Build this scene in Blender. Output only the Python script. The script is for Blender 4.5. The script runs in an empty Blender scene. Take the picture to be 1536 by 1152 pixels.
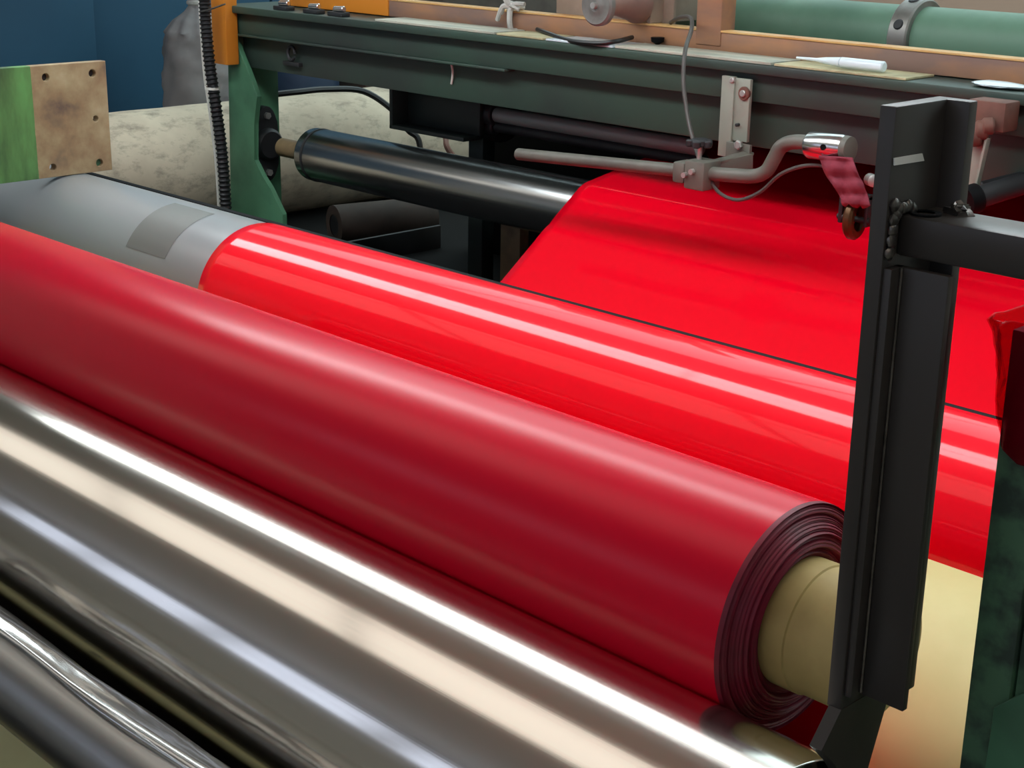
import bpy, bmesh, math, random
from mathutils import Vector, Matrix
random.seed(7)
sc = bpy.context.scene
C = sc.collection
PI = math.pi

# ------------------------------------------------------------------ world frame
# model units: camera at the origin, X along the rollers, Y away, Z up; metres = S * unit (+ H in z)
S, H = 0.19, 1.824
CX = Vector((0.69782348, 0.23162553, -0.67778463))   # right / down / forward components of each axis
CY = Vector((0.71609466, -0.20468214, 0.66731826))
CZ = Vector((0.01583754, -0.9510283, -0.30869781))
F = 2300.0
FLOOR = -9.6
def W(p): return Vector((p[0]*S, p[1]*S, p[2]*S + H))
def at(u, v, ax, val):                                # point of the ray through (u, v) on the plane axis = val
    d = Vector((u-768, v-576, F)); r = Vector((d.dot(CX), d.dot(CY), d.dot(CZ)))
    return r * (val / r[ax])

# ------------------------------------------------------------------ camera
cam = bpy.data.cameras.new('camera'); cam.sensor_width = 36; cam.lens = 36*F/1536
cam.clip_start = 0.02; cam.clip_end = 100
co = bpy.data.objects.new('camera', cam); C.objects.link(co); sc.camera = co
M = Matrix(((CX[0], -CX[1], -CX[2], 0), (CY[0], -CY[1], -CY[2], 0), (CZ[0], -CZ[1], -CZ[2], 0), (0, 0, 0, 1)))
M.translation = W((0, 0, 0)); co.matrix_world = M

# ------------------------------------------------------------------ world, exposure, lamp strengths
wd = bpy.data.worlds.new('world'); sc.world = wd; wd.use_nodes = True
wd.node_tree.nodes['Background'].inputs[0].default_value = (0.6, 0.7, 0.85, 1)
wd.node_tree.nodes['Background'].inputs[1].default_value = 0.3
sc.view_settings.view_transform = 'Standard'; sc.view_settings.look = 'None'
sc.view_settings.exposure = 0.12; sc.view_settings.gamma = 1.0
sc.view_settings.use_curve_mapping = False
L_TUBE, L_SKY_NEAR, L_SKY_FAR, L_WIN = 9.8, 1.05, 1.7, 1.3

# ------------------------------------------------------------------ materials
def lin(c):
    if isinstance(c, str):
        c = [int(c[i:i+2], 16)/255 for i in (0, 2, 4)]
        c = [x/12.92 if x <= .04045 else ((x+.055)/1.055)**2.4 for x in c]
    return (c[0], c[1], c[2], 1)
def new_mat(name):
    m = bpy.data.materials.new(name); m.use_nodes = True
    return m, m.node_tree, m.node_tree.nodes['Principled BSDF']
def coords(nt, scale, space='Object'):
    tc = nt.nodes.new('ShaderNodeTexCoord'); mp = nt.nodes.new('ShaderNodeMapping')
    mp.inputs['Scale'].default_value = scale
    nt.links.new(tc.outputs[space], mp.inputs['Vector'])
    return mp.outputs['Vector']
def noise(nt, vec, scale, detail=4, rough=.55):
    n = nt.nodes.new('ShaderNodeTexNoise'); n.inputs['Scale'].default_value = scale
    n.inputs['Detail'].default_value = detail; n.inputs['Roughness'].default_value = rough
    nt.links.new(vec, n.inputs['Vector']); return n.outputs['Fac']
def ramp(nt, fac, stops):
    r = nt.nodes.new('ShaderNodeValToRGB'); e = r.color_ramp.elements
    while len(e) < len(stops): e.new(.5)
    for k, (p, c) in enumerate(stops): e[k].position = p; e[k].color = lin(c) if not isinstance(c, float) else (c, c, c, 1)
    nt.links.new(fac, r.inputs['Fac']); return r.outputs['Color']
def mixc(nt, fac, a, b):
    m = nt.nodes.new('ShaderNodeMix'); m.data_type = 'RGBA'
    if isinstance(fac, float): m.inputs['Factor'].default_value = fac
    else: nt.links.new(fac, m.inputs['Factor'])
    for i, x in ((6, a), (7, b)):
        if isinstance(x, (str, tuple, list)): m.inputs[i].default_value = lin(x)
        else: nt.links.new(x, m.inputs[i])
    return m.outputs[2]
def bump(nt, b, h, strength, dist=.002):
    n = nt.nodes.new('ShaderNodeBump'); n.inputs['Strength'].default_value = strength; n.inputs['Distance'].default_value = dist
    nt.links.new(h, n.inputs['Height']); nt.links.new(n.outputs['Normal'], b.inputs['Normal'])
def mat(name, col, rough=.5, metal=0., grime=None, gscale=6., glo=.45, ghi=.7, stretch=(1, 1, 1), bmp=0., bscale=60., spec=.5, coat=0., rvar=0.):
    m, nt, b = new_mat(name)
    b.inputs['Base Color'].default_value = lin(col); b.inputs['Roughness'].default_value = rough
    b.inputs['Metallic'].default_value = metal; b.inputs['Specular IOR Level'].default_value = spec
    b.inputs['Coat Weight'].default_value = coat; b.inputs['Coat Roughness'].default_value = .08
    v = coords(nt, stretch)
    if grime:
        f = ramp(nt, noise(nt, v, gscale, 6), ((glo, 0.), (ghi, 1.)))
        nt.links.new(mixc(nt, f, col, grime), b.inputs['Base Color'])
    if rvar:
        mr = nt.nodes.new('ShaderNodeMapRange'); mr.inputs['To Min'].default_value = max(.02, rough-rvar); mr.inputs['To Max'].default_value = rough+rvar
        nt.links.new(noise(nt, v, gscale*1.7, 3), mr.inputs['Value']); nt.links.new(mr.outputs['Result'], b.inputs['Roughness'])
    if bmp: bump(nt, b, noise(nt, v, bscale, 3), bmp)
    return m
def emit(name, col, strength):
    m, nt, b = new_mat(name)
    b.inputs['Base Color'].default_value = (.8, .8, .8, 1); b.inputs['Emission Color'].default_value = lin(col)
    b.inputs['Emission Strength'].default_value = strength
    return m
def chrome(name, col, rough, streak=.05):
    m, nt, b = new_mat(name)
    b.inputs['Metallic'].default_value = 1; b.inputs['Base Color'].default_value = lin(col)
    v = coords(nt, (.25, 60, 60)); n1 = noise(nt, v, 3, 4, .6)
    mr = nt.nodes.new('ShaderNodeMapRange'); mr.inputs['To Min'].default_value = rough*.7; mr.inputs['To Max'].default_value = rough*1.4
    nt.links.new(n1, mr.inputs['Value']); nt.links.new(mr.outputs['Result'], b.inputs['Roughness'])
    bump(nt, b, n1, streak, .001)
    return m

K = {}
K['film'] = mat('red_film', 'f00020', .4, spec=.05, coat=.65, bmp=.02, bscale=8)
K['film_matte'] = mat('red_film_matte_side', 'd6002a', .27, spec=.22, bmp=.02, bscale=6)
K['film_edge'] = mat('wound_film_edges', '7c0c2a', .5, spec=.4, grime='5c081e', gscale=14)
K['chrome'] = chrome('polished_chrome', 'dcd7cf', .14)
K['chrome_old'] = chrome('worn_chrome', 'b4b6b6', .22, .08)
K['steel_bar'] = chrome('dull_steel', '9a9a98', .38, .08)
K['rubber'] = mat('grey_rubber_cover', '8e9294', .29, spec=.7, bmp=.02, bscale=10)
K['core'] = mat('kraft_cardboard', 'bda76a', .6, grime='a28a52', gscale=5)
K['tan_shaft'] = mat('tan_painted_shaft', '7d6a4c', .5, grime='5b4c38', gscale=8)
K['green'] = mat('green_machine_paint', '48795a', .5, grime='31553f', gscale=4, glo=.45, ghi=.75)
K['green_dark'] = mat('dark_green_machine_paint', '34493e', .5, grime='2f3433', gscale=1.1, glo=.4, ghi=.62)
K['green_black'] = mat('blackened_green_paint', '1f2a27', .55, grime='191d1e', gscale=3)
K['green_grimy'] = mat('grimy_green_paint', '50785a', .6, grime='34463b', gscale=20, glo=.4, ghi=.62)
K['black_steel'] = mat('black_painted_steel', '34302d', .42, grime='35312e', gscale=7, glo=.5, ghi=.8, rvar=.1)
K['dark_iron'] = mat('dark_iron', '1d2022', .55, grime='2a2a2c', gscale=5)
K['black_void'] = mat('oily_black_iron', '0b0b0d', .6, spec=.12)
K['orange'] = mat('orange_paint', 'd68325', .5, grime='b0682a', gscale=3, glo=.5, ghi=.8)
K['orange_dirty'] = mat('worn_orange_paint', 'b07c55', .6, grime='80655a', gscale=3.5, glo=.35, ghi=.62, stretch=(.6, 2, 2))
K['rail_edge'] = mat('worn_edge_highlight', 'd2a86c', .5, grime='c88a4a', gscale=5)  # pale tone holds the rail edge's highlight as well as wear
K['patch'] = mat('painted_reflection', '6d6f6c', .5)
K['bar'] = mat('grey_steel_shaft', '8d9391', .45, metal=.3)
K['tan_wall'] = mat('tan_wall', 'b59482', .8)
K['zinc'] = mat('zinc_plate', '98a092', .5, metal=.2, grime='8e8b80', gscale=9)
K['grey_paint'] = mat('grey_painted_bracket', '66655c', .5, grime='55534c', gscale=9)
K['alu'] = mat('bright_aluminium', 'd8d8d8', .22, metal=1)
K['bolt'] = mat('bolt_steel', 'c4c4c0', .35, metal=.7)
K['rust'] = mat('rusty_iron', '6e4a3e', .7, grime='4a312b', gscale=10)
K['cloth'] = mat('red_cloth', '863040', .85, grime='6c2533', gscale=10, bmp=.4, bscale=60)
K['brass'] = mat('brown_bronze', '54381f', .4, metal=.6)
K['cable'] = mat('grey_cable', '4d4b47', .5)
K['cable_black'] = mat('black_cable', '141414', .45)
K['hose'] = mat('black_hose', '1c1c1e', .5)
K['white_plastic'] = mat('white_plastic', 'd6d4cb', .5)
K['clear_plastic'] = mat('milky_plastic', 'd5e4ea', .2, spec=.6)
K['strip'] = mat('pale_lath', 'b4b3a3', .7, grime='8b9084', gscale=7, stretch=(.5, 2, 2))
K['strip_yellow'] = mat('yellowed_card', 'b8b08a', .7, grime='948c6c', gscale=7)
K['rag'] = mat('white_rag', 'bab8b2', .8, grime='8a857e', gscale=9)
K['sack'] = mat('grey_woven_sack', '8a8584', .8, grime='686365', gscale=2.2, bmp=.6, bscale=14)
K['tape'] = mat('white_tape', 'd9d9d5', .6)
K['weld'] = mat('weld_metal', '6b6763', .35, metal=.8, grime='3e3a36', gscale=20, bmp=.5, bscale=50)
K['cream'] = mat('cream_painted_sheet', 'd6cf92', .55, grime='c8c080', gscale=2)
K['green_pipe'] = mat('sea_green_pipe', '668b74', .5, grime='50745f', gscale=3, glo=.42, ghi=.7)
K['collar'] = mat('cast_grey_collar', '8b8984', .4, metal=.5, grime='6b6862', gscale=9)
K['spool_grey'] = mat('spool_face', '72746f', .5, grime='565953', gscale=16)
K['spool_wood'] = mat('pinkish_wood', '97766a', .55, grime='7b5f56', gscale=5)
K['bracket_tan'] = mat('tan_bracket', '9c8a7a', .6, grime='7c6c60', gscale=4)
K['blue_wall'] = mat('blue_painted_wall', '27546f', .55, grime='1f4863', gscale=.7)
K['blue_dark'] = mat('deep_blue_plastic', '22364f', .5)
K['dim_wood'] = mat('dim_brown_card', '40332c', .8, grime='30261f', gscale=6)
K['floor'] = mat('concrete_floor_paint', 'aaa698', .5, grime='969284', gscale=1.2, rvar=.08)
K['machine_floor'] = mat('shaded_floor_black', '0c0c0c', .85, spec=.15, grime='080808', gscale=2)  # black colour stands for the shade under the machine
K['ceiling'] = mat('ceiling_sheet', 'd3cec6', .8)
K['wall'] = mat('grey_wall', 'bdbab5', .8)
K['pale_wall'] = mat('pale_wall', 'dcd8d0', .8)
K['fixture'] = mat('white_fixture', 'dddddd', .5)
K['tube'] = emit('fluorescent_tube', (.9, .97, 1.0), L_TUBE)
K['sky_near'] = emit('warm_skylight_pane', (1.0, .93, .83), L_SKY_NEAR)
K['sky_far'] = emit('cool_skylight_pane', (.74, .96, 1.0), L_SKY_FAR)
K['daylight'] = emit('daylit_window_pane', (.66, .76, 1.0), L_WIN)

# grimy white felt roll
m, nt, b = new_mat('grimy_white_felt'); K['felt'] = m; b.inputs['Roughness'].default_value = .8
v = coords(nt, (1, 1, 1)); vs = coords(nt, (2.2, 1.2, 2.2))
g1 = ramp(nt, noise(nt, v, 1.6, 6, .6), ((.36, 0.), (.7, 1.)))
c1 = mixc(nt, g1, 'd6c8b0', 'b09f8a')
g2 = ramp(nt, noise(nt, vs, 5, 8, .72), ((.5, 0.), (.72, .9)))
nt.links.new(mixc(nt, g2, c1, '7d7264'), b.inputs['Base Color'])
bump(nt, b, noise(nt, v, 20, 4), .15)

# half painted, half bare rusty mounting plate (paint edge runs up the plate at a fixed place)
m, nt, b = new_mat('half_painted_plate'); K['plate'] = m; b.inputs['Roughness'].default_value = .55
v = coords(nt, (1, 1, 1)); n1 = noise(nt, v, 5, 6, .6)
bare = ramp(nt, n1, ((.3, '5a4c44'), (.45, '8a7355'), (.6, 'a08f6d'), (.75, 'b5aa8c')))
paint = ramp(nt, noise(nt, coords(nt, (1, 2.2, .7)), 3, 5), ((.35, '2f4428'), (.5, '4f7a43'), (.65, '5f9a55')))
tc = nt.nodes.new('ShaderNodeTexCoord'); sp = nt.nodes.new('ShaderNodeSeparateXYZ'); nt.links.new(tc.outputs['Object'], sp.inputs[0])
ad = nt.nodes.new('ShaderNodeMath'); ad.operation = 'MULTIPLY_ADD'; ad.inputs[1].default_value = .012
nt.links.new(n1, ad.inputs[0]); nt.links.new(sp.outputs['Y'], ad.inputs[2])
st = nt.nodes.new('ShaderNodeMath'); st.operation = 'GREATER_THAN'; st.inputs[1].default_value = 0.006
nt.links.new(ad.outputs[0], st.inputs[0])
nt.links.new(mixc(nt, st.outputs[0], paint, bare), b.inputs['Base Color'])

# translucent red wrap
m, nt, b = new_mat('red_translucent_wrap'); K['wrap'] = m
b.inputs['Base Color'].default_value = lin('a3082c'); b.inputs['Roughness'].default_value = .22
tr = nt.nodes.new('ShaderNodeBsdfTransparent'); tr.inputs[0].default_value = (.95, .33, .42, 1)
mx = nt.nodes.new('ShaderNodeMixShader'); mx.inputs[0].default_value = .24
nt.links.new(b.outputs[0], mx.inputs[2]); nt.links.new(tr.outputs[0], mx.inputs[1])
nt.links.new(mx.outputs[0], nt.nodes['Material Output'].inputs[0])
# thin clear film scrap
m, nt, b = new_mat('clear_wrap_scrap'); K['clear_wrap'] = m
b.inputs['Base Color'].default_value = lin('b9b9b6'); b.inputs['Roughness'].default_value = .12; b.inputs['Metallic'].default_value = .8
tr = nt.nodes.new('ShaderNodeBsdfTransparent'); mx = nt.nodes.new('ShaderNodeMixShader'); mx.inputs[0].default_value = .65
nt.links.new(tr.outputs[0], mx.inputs[1]); nt.links.new(b.outputs[0], mx.inputs[2])
nt.links.new(mx.outputs[0], nt.nodes['Material Output'].inputs[0])

# ------------------------------------------------------------------ mesh helpers (all in model units)
class MB:
    def __init__(s): s.bm = bmesh.new()
    def faces(s, verts, faces):
        vs = [s.bm.verts.new(v) for v in verts]
        for f in faces:
            try: s.bm.faces.new([vs[i] for i in f])
            except ValueError: pass
        return vs
    def box(s, a, b, bev=0.0):
        x0, y0, z0 = [min(a[i], b[i]) for i in range(3)]; x1, y1, z1 = [max(a[i], b[i]) for i in range(3)]
        vs = s.faces([(x, y, z) for x in (x0, x1) for y in (y0, y1) for z in (z0, z1)],
                     [(0, 1, 3, 2), (4, 6, 7, 5), (0, 4, 5, 1), (2, 3, 7, 6), (0, 2, 6, 4), (1, 5, 7, 3)])
        if bev:
            es = list({e for v in vs for e in v.link_edges})
            bmesh.ops.bevel(s.bm, geom=es, offset=bev, segments=2, profile=.5, affect='EDGES')
        return s
    def prism(s, poly, ext, bev=0.0):
        n = len(poly); e = Vector(ext); p = [Vector(q) for q in poly]
        vs = s.faces(p + [q+e for q in p], [tuple(range(n))[::-1], tuple(range(n, 2*n))] + [(i, (i+1) % n, (i+1) % n+n, i+n) for i in range(n)])
        if bev:
            es = list({e_ for v in vs for e_ in v.link_edges})
            bmesh.ops.bevel(s.bm, geom=es, offset=bev, segments=2, profile=.5, affect='EDGES')
        return s
    def lathe(s, p, d, prof, n=48, caps=True):           # prof: list of (distance along d, radius)
        p = Vector(p); d = Vector(d).normalized()
        u = d.orthogonal().normalized(); w = d.cross(u)
        rows = []
        for t, r in prof:
            rows.append([s.bm.verts.new(p + d*t + (u*math.cos(2*PI*k/n) + w*math.sin(2*PI*k/n))*max(r, 1e-4)) for k in range(n)])
        for a, b_ in zip(rows, rows[1:]):
            for k in range(n):
                s.bm.faces.new((a[k], a[(k+1) % n], b_[(k+1) % n], b_[k]))
        if caps:
            s.bm.faces.new(rows[0][::-1]); s.bm.faces.new(rows[-1])
        return s
    def cyl(s, a, b, r, n=32, ch=0.0):
        a, b = Vector(a), Vector(b); L = (b-a).length
        pr = [(0, r-ch), (ch, r), (L-ch, r), (L, r-ch)] if ch else [(0, r), (L, r)]
        return s.lathe(a, b-a, pr, n)
    def tube(s, pts, r, n=10, smooth=6, rf=None):
        P = [Vector(p) for p in pts]
        if smooth and len(P) > 2:                          # Catmull-Rom
            Q = []
            E = [P[0]*2-P[1]] + P + [P[-1]*2-P[-2]]
            for i in range(1, len(E)-2):
                for k in range(smooth):
                    t = k/smooth; p0, p1, p2, p3 = E[i-1:i+3]
                    Q.append(.5*((2*p1)+(p2-p0)*t+(2*p0-5*p1+4*p2-p3)*t*t+(3*p1-p0-3*p2+p3)*t**3))
            P = Q + [P[-1]]
        rows = []; u = None
        for i, p in enumerate(P):
            d = (P[min(i+1, len(P)-1)] - P[max(i-1, 0)]).normalized()
            u = d.orthogonal().normalized() if u is None else (u - d*u.dot(d)).normalized()
            w = d.cross(u); rr = rf(i) if rf else r
            rows.append([s.bm.verts.new(p + (u*math.cos(2*PI*k/n)+w*math.sin(2*PI*k/n))*rr) for k in range(n)])
        for a, b_ in zip(rows, rows[1:]):
            for k in range(n): s.bm.faces.new((a[k], a[(k+1) % n], b_[(k+1) % n], b_[k]))
        s.bm.faces.new(rows[0][::-1]); s.bm.faces.new(rows[-1]); return s
    def blob(s, c, r, sub=2, jit=.15):
        r = Vector(r) if not isinstance(r, (int, float)) else Vector((r, r, r))
        g = bmesh.ops.create_icosphere(s.bm, subdivisions=sub, radius=1)
        for v in g['verts']:
            k = 1 + random.uniform(-jit, jit); v.co = Vector((v.co.x*r.x, v.co.y*r.y, v.co.z*r.z))*k + Vector(c)
        return s
    def done(s, name, m, parent=None, sharp=35):
        bmesh.ops.recalc_face_normals(s.bm, faces=s.bm.faces)
        off = parent.matrix_world.translation if parent else None
        if parent:
            q = Vector((0, 0, 0)); o_ = parent
            while o_: q += o_.location; o_ = o_.parent
            off = q
        else:
            lo = Vector([min(v.co[i] for v in s.bm.verts) for i in range(3)]); hi = Vector([max(v.co[i] for v in s.bm.verts) for i in range(3)])
            off = W(((lo.x+hi.x)/2, (lo.y+hi.y)/2, lo.z))
        for v in s.bm.verts: v.co = W(v.co) - off
        me = bpy.data.meshes.new(name); s.bm.to_mesh(me); s.bm.free()
        for p in me.polygons: p.use_smooth = True
        me.set_sharp_from_angle(angle=math.radians(sharp))
        me.materials.append(K[m] if isinstance(m, str) else m)
        o = bpy.data.objects.new(name, me); C.objects.link(o)
        if parent: o.parent = parent
        else: o.location = off
        return o
def tag(o, label, cat, group=None):
    o['label'] = label; o['category'] = cat
    if group: o['group'] = group
    return o
def thing(name, label, cat, loc, group=None):
    o = bpy.data.objects.new(name, None); o.empty_display_size = .05; C.objects.link(o); o.location = W(loc)
    return tag(o, label, cat, group)
def struct(o): o['kind'] = 'structure'; return o
def plate_holes(name, m, parent, x, th, outline, holes):     # flat plate normal to X; outline and holes in (y, z)
    cu = bpy.data.curves.new(name, 'CURVE'); cu.dimensions = '2D'; cu.fill_mode = 'BOTH'
    cu.extrude = th*S/2; cu.bevel_depth = .012*S; cu.bevel_resolution = 1
    base = parent.location
    def sp(pts):
        q = cu.splines.new('POLY'); q.points.add(len(pts)-1); q.use_cyclic_u = True
        for k, (y, z) in enumerate(pts):
            w = W((x, y, z)) - base; q.points[k].co = (w.y, w.z, 0, 1)
    sp(outline)
    for (y, z, r) in holes: sp([(y+r*math.cos(2*PI*k/20), z+r*math.sin(2*PI*k/20)) for k in range(20)])
    t = bpy.data.objects.new('temporary', cu); C.objects.link(t)
    dg = bpy.context.evaluated_depsgraph_get()
    me = bpy.data.meshes.new_from_object(t.evaluated_get(dg)); bpy.data.objects.remove(t)
    w = W((x, 0, 0)).x - base.x
    for v in me.vertices: v.co = Vector((w - th*S/2 + v.co.z, v.co.x, v.co.y))
    me.materials.clear(); me.materials.append(K[m])
    o = bpy.data.objects.new(name, me); C.objects.link(o); o.parent = parent; return o

# ------------------------------------------------------------------ room
def room_box(name, a, b, m): return struct(MB().box(a, b).done(name, m))
XL, XR, YF, YB, CE = -62, 24, -20, 62, 10.5
room_box('floor', (XL, YF, FLOOR-.6), (XR, YB, FLOOR), 'floor')
room_box('wall_right', (XR, YF, FLOOR), (XR+.6, YB, CE), 'wall')
room_box('wall_left', (XL-.6, YF, FLOOR), (XL, YB, CE), 'pale_wall')
room_box('wall_back', (XL, YB, FLOOR), (XR, YB+.6, CE), 'tan_wall')
# front wall behind the camera: solid below and above a row of high windows
wf = MB().box((XL, YF-.6, FLOOR), (XR, YF, 1.5)).box((XL, YF-.6, 8.5), (XR, YF, CE))
bays = [(-60, -50), (-48.5, -38.5), (-37, -27), (-25.5, -15.5), (-14, -4), (-2.5, 7.5), (9, 19)]
edges = [XL] + [x for b_ in bays for x in b_] + [XR]
for i in range(0, len(edges), 2): wf.box((edges[i], YF-.6, 1.5), (edges[i+1], YF, 8.5))
struct(wf.done('wall_front', 'wall'))
for i, (x0, x1) in enumerate(bays):
    w = MB()
    for z0, z1 in ((1.5, 1.75), (8.25, 8.5), (4.9, 5.1)): w.box((x0, YF-.45, z0), (x1, YF-.15, z1))
    for xx in (x0, (x0+x1)/2-.1, x1-.2): w.box((xx, YF-.45, 1.5), (xx+.2, YF-.15, 8.5))
    w = struct(w.done('window_%d' % (i+1), 'fixture'))
    MB().box((x0+.1, YF-.34, 1.6), (x1-.1, YF-.28, 8.4)).done('pane', 'daylight', w)
# ceiling with two bands of skylights
ce = MB()
near_y, far_y = (0.5, 8.5), (26, 60)
near_x = [(-61, -48.1), (-48, -35.1), (-35, -22.1), (-22, -9.1), (-9, 3.9), (4, 17)]
far_x = [(-52, -38.1), (-38, -24.1), (-24, -10.1), (-10, 3.9), (4, 18)]
for y0, y1 in ((YF, near_y[0]), (near_y[1], far_y[0]), (far_y[1], YB)): ce.box((XL, y0, CE), (XR, y1, CE+.6))
for (y0, y1), xs in ((near_y, near_x), (far_y, far_x)):
    ed = [XL] + [x for b_ in xs for x in b_] + [XR]
    for i in range(0, len(ed), 2): ce.box((ed[i], y0, CE), (ed[i+1], y1, CE+.6))
struct(ce.done('ceiling', 'ceiling'))
n = 20
for (y0, y1), xs, mm in ((near_y, near_x, 'sky_near'), (far_y, far_x, 'sky_far')):
    for x0, x1 in xs:
        n += 1
        w = MB()
        for yy in (y0, y1-.2, y0+(y1-y0)*.8): w.box((x0, yy, CE+.1), (x1, yy+.2, CE+.4))
        for xx in (x0, x1-.2): w.box((xx, y0, CE+.1), (xx+.2, y1, CE+.4))
        w = struct(w.done('window_%d' % n, 'fixture'))
        MB().box((x0+.1, y0+.1, CE+.42), (x1-.1, y1-.1, CE+.5)).done('pane', mm, w)
# fluorescent lamps hung above the machine
LZ, LY = 3.6, 15.2
for k, (x0, x1) in enumerate(((-34, -26.1), (-26, -18.1), (-18, -10.1), (-10, -2.1))):
    t = thing('panel_lamp', ('hanging twin panel lamp farthest left over the machine', 'second hanging twin panel lamp from the left', 'third hanging twin panel lamp from the left', 'hanging twin panel lamp over the right end of the machine')[k], 'lamp', ((x0+x1)/2, LY, LZ), 'hanging lamps over the machine')
    MB().box((x0, LY-1.3, LZ+.1), (x1, LY+1.3, LZ+.35), .03).done('lamp_housing', 'fixture', t)
    for dy in (-1.24, .06): MB().box((x0+.05, LY+dy, LZ), (x1-.05, LY+dy+1.18, LZ+.12), .02).done('diffuser', 'tube', t)
    for xx in (x0+1, x1-1): MB().cyl((xx, LY, LZ+.35), (xx, LY, CE), .03, 8).done('hanger', 'fixture', t)

# ------------------------------------------------------------------ far left: blue panels, sack, felt roll
bw = MB().box((-47, 8, FLOOR), (-46, 60, CE-5))
tb = thing('blue_partition', 'blue painted partition wall behind the grimy white roll', 'partition', (-46.5, 30, FLOOR))
for y0, y1, dx in ((8, 17.8, 0), (17.9, 25.75, .4), (25.75, 33.5, -.8), (33.6, 41.4, -.8), (41.5, 49, 0)):
    MB().box((-48, y0, FLOOR), (-46+dx, y1, 3.5), .04).done('panel', 'blue_wall', tb)
bw.bm.free()

fr = thing('felt_roll', 'large grimy white roll lying on the floor behind the green frame', 'roll', (-38, 24, FLOOR))
prof = [(0, .35), (0, 1.7), (.05, 1.75)] + [(1+i*1.0, 1.75 + random.uniform(-.012, .012)) for i in range(20)] + [(21.9, 1.75), (21.95, 1.7), (21.95, .35)]
MB().lathe((-38, 14.5, -7.85), (0, 1, 0), prof, 64, False).done('felt_wrap', 'felt', fr)
MB().lathe((-38, 14.3, -7.85), (0, 1, 0), [(0, .3), (0, .36), (22.3, .36), (22.3, .3)], 32, True).done('core', 'core', fr)

SY = at(297, 100, 0, -42.6).y; SZ = at(285, 40, 0, -42.6).z + 4.75
sk = thing('sack', 'tall grey woven sack with tied neck standing behind the white roll', 'sack', (-42.6, SY, FLOOR))
bmS = MB(); nS = 56; rows = []
sp0 = [(-9.6, 1.25), (-9.5, 1.5), (-8.5, 1.55), (-7.2, 1.5), (-6.2, 1.52), (-5.4, 1.45), (-4.9, 1.3), (-4.55, .95), (-4.3, .5), (-4.12, .3), (-3.9, .26), (-3.6, .42), (-3.3, .5), (-3.28, .1)]
sp_ = [(a_[0]*(1-t)+b_[0]*t, a_[1]*(1-t)+b_[1]*t) for a_, b_ in zip(sp0, sp0[1:]) for t in ((0, .2, .4, .6, .8) if a_[0] > -9 and b_[0] < -4 else (0, .5))] + [sp0[-1]]
for j, (z, r) in enumerate(sp_):
    row = []
    for k in range(nS):
        a = 2*PI*k/nS
        fold = .05*math.sin(5*a+z*2) + .04*math.sin(9*a-z*3) + .05*math.sin(3*a+z*1.3) + .05*math.sin(7*z+2.3*math.sin(2*a+z)) + .03*math.sin(13*z+3*math.sin(3*a))
        if z > -5: fold = .12*math.sin(11*a)*r + .05*math.sin(4*a)
        rr = r*(1+fold*.6); row.append(bmS.bm.verts.new((-42.6+rr*math.cos(a)*.75, SY+rr*math.sin(a)*.74, z+(SZ if z > -9 else 0)+.05*math.sin(3*a))))
    rows.append(row)
for a_, b_ in zip(rows, rows[1:]):
    for k in range(nS): bmS.bm.faces.new((a_[k], a_[(k+1) % nS], b_[(k+1) % nS], b_[k]))
bmS.bm.faces.new(rows[0]); bmS.bm.faces.new(rows[-1])
bmS.done('bag', 'sack', sk, 60)
MB().lathe((-42.6, SY, -4.1+SZ), (0, 0, 1), [(0, .22), (.05, .27), (.12, .27), (.17, .22)], 24).done('tie', 'rag', sk)

# blue and brown goods seen under the beam
p = at(432, 120, 0, -41)
tag(MB().lathe((-41.2, p.y+.9, FLOOR), (0, 0, 1), [(0, .9), (.1, 1.0), (1.4, 1.05), (1.5, 1.1), (2.6, 1.05), (2.7, 1.1), (4.2, 1.02), (4.35, .95), (4.35, .2)], 40).done('plastic_drum', 'blue_dark'), 'dark blue plastic drum beyond the white roll, under the green beam', 'drum')
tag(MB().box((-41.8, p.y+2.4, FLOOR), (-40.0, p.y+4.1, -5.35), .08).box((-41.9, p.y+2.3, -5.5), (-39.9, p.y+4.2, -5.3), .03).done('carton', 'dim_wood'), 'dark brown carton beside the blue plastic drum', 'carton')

# ------------------------------------------------------------------ roller train
DR_C, DR_R = (14.55, -6.66), 1.227
ID_C, ID_R = (22.74, -6.31), .64
BK_C, BK_R = (26.0, -6.62), 1.5
G1_C, G1_R = (18.1, -8.45), .35
G2_C, G2_R = (10.85, -8.3), .28
G3_C, G3_R = (12.6, -8.95), .3
RO_C, RO_R = (9.44, -5.55), .97
FD_C, FD_R = (7.885, -7.085), 1.28
WX0, WX1 = -20.9, -6.36

def roller(name, label, c, r, x0, x1, m, n=96, shaft=.3, jl=.8, sm='dark_iron', bv=.12):
    t = thing(name, label, 'roller', ((x0+x1)/2, c[0], c[1]-r))
    MB().lathe((x0, c[0], c[1]), (1, 0, 0), [(0, r*.55), (0, r*(1-bv*.6)), (bv*.5*r, r*(1-bv*.125)), (bv*r, r), (x1-x0-bv*r, r), (x1-x0-bv*.5*r, r*(1-bv*.125)), (x1-x0, r*(1-bv*.6)), (x1-x0, r*.55)], n).done('roller_shell', m, t)
    for a, b_ in ((x0-jl, x0+.05), (x1-.05, x1+jl)):
        MB().cyl((a, c[0], c[1]), (b_, c[0], c[1]), r*shaft, 32, .02).done('journal', sm, t)
    return t
dr = roller('rubber_drum', 'large grey rubber covered drum carrying the red film, behind the wound roll', DR_C, DR_R, -30, -3.2, 'rubber', 128)
pb = MB(); rows = []  # thin shell coloured as a dark reflection in the drum
pX0, pX1 = at(192, 392, 1, 13.5).x, at(250, 400, 1, 13.5).x
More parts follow.
